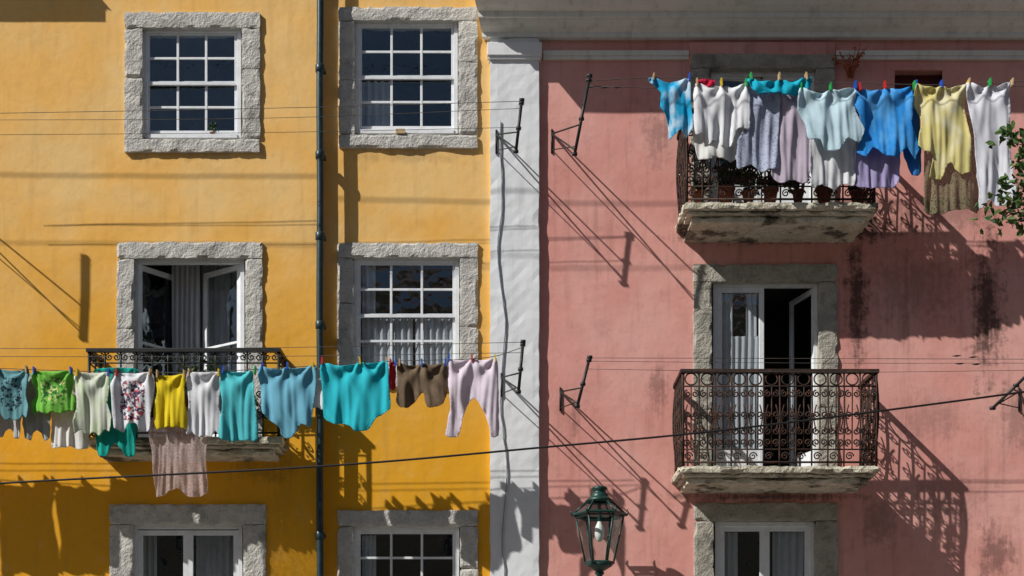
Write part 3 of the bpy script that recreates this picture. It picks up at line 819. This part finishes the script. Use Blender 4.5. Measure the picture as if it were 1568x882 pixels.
tp=[(x0+.05*math.sin(z),-dt,z) for z in (0,1,2,3,4,5,6,6.8,7.6)]
mb.tube(tp,[.17,.14,.12,.11,.10,.085,.07,.05,.03],'bark',10)
ends=[W(u,v,dt+dd) for (u,v,dd) in ((1558,212,.1),(1566,240,-.2),(1572,275,.2),(1540,325,0),(1565,305,.3),(1560,338,-.1),(1600,180,.4),(1620,340,-.3),(1660,120,.2),(1780,100,0),(1850,200,.3),(1820,330,-.4),(1700,60,.2),(1600,400,.5),(1690,260,.9),(1690,260,-.8),(1760,250,.8))]
pts=[]
for e_ in ends:
    s=Vector((x0,-dt,random.uniform(5.3,6.8))); m_=s.lerp(e_,.5)+Vector((0,0,.2)); mb.tube([s,m_,e_],[.035,.02,.005],'bark',6)
    for k in range(5):
        t=random.uniform(.45,1); q=m_.lerp(e_,t) ; q2=q+Vector([random.gauss(0,.15) for _ in range(3)]); mb.tube([q,q2],[.006,.003],'bark',4)
        for j in range(9): pts.append(q2+Vector([random.gauss(0,.075) for _ in range(3)]))
    for j in range(6): pts.append(e_+Vector([random.gauss(0,.06) for _ in range(3)]))
mb.obj('trunk',tr)
lb=MB(); leaves(lb,pts,.095,'leaf'); leaves(lb,random.sample(pts,len(pts)//2),.09,'leafd'); lb.obj('foliage',tr)

# ---------------------------------------------------------------- ground, street, opposite side
mb=MB(); mb.add([(-200,-200,-.02),(200,-200,-.02),(200,200,-.02),(-200,200,-.02)],[(0,1,2,3)],'asphalt'); mb.obj('ground')
mb=MB(); mb.add([(-60,-17.4,-.01),(60,-17.4,-.01),(60,-1.5,-.01),(-60,-1.5,-.01)],[(0,1,2,3)],'asphalt'); mb.obj('street')
mb=MB(); mb.box(-60,60,-1.5,-.18,-.1,.12,'pave'); mb.box(-60,60,-19,-17.4,-.1,.12,'pave'); mb.obj('pavement',None,.01)
op=empty('ochre_building')
mb=MB(); mb.box(-26,26,-28,-19,0,12.5,'opp'); mb.obj('walls',op)
mb=MB(); mb.box(-26.2,26.2,-28.3,-18.7,12.5,12.8,'cream')
for i in range(13):
    for j in range(3):
        x=-24+i*4; z=2+j*3.6
        mb.box(x-.65,x+.65,-19.05,-18.96,z-.1,z+2.2,'stone'); mb.box(x-.5,x+.5,-19.0,-18.955,z,z+2.05,'paint'); mb.box(x-.42,x-.03,-19.0,-18.95,z+.08,z+1.97,'room'); mb.box(x+.03,x+.42,-19.0,-18.95,z+.08,z+1.97,'room')
mb.obj('windows_and_cornice',op)
roof('roof',op,-26.2,26.2,-18.6,12.85,-23,14.6,yback=-28.4)

# ---------------------------------------------------------------- light, sky, camera
sd=Vector((-1.76,-1,1.72)).normalized()
el=math.asin(sd.z); rot=math.atan2(sd.x,sd.y)
w=bpy.data.worlds.new('World'); scene.world=w; w.use_nodes=True
nt=w.node_tree; bg=nt.nodes['Background']; sk=nt.nodes.new('ShaderNodeTexSky'); sk.sky_type='NISHITA'; sk.sun_disc=False
sk.sun_elevation=el; sk.sun_rotation=rot; nt.links.new(sk.outputs[0],bg.inputs[0]); bg.inputs[1].default_value=.05
L=bpy.data.lights.new('sun','SUN'); L.energy=5; L.angle=math.radians(.5); L.color=(1,.97,.92)
lo=bpy.data.objects.new('sun',L); scene.collection.objects.link(lo); lo.rotation_euler=sd.to_track_quat('Z','Y').to_euler()
cam=bpy.data.cameras.new('camera'); co=bpy.data.objects.new('camera',cam); scene.collection.objects.link(co)
co.location=(0,-D,CH); co.rotation_euler=(math.radians(90),0,0)
cam.sensor_width=36; cam.lens=36*D/(1568*S); cam.shift_y=(YH-441)/1568; cam.clip_end=600
scene.camera=co
scene.view_settings.view_transform='Standard'; scene.view_settings.look='None'; scene.view_settings.exposure=0
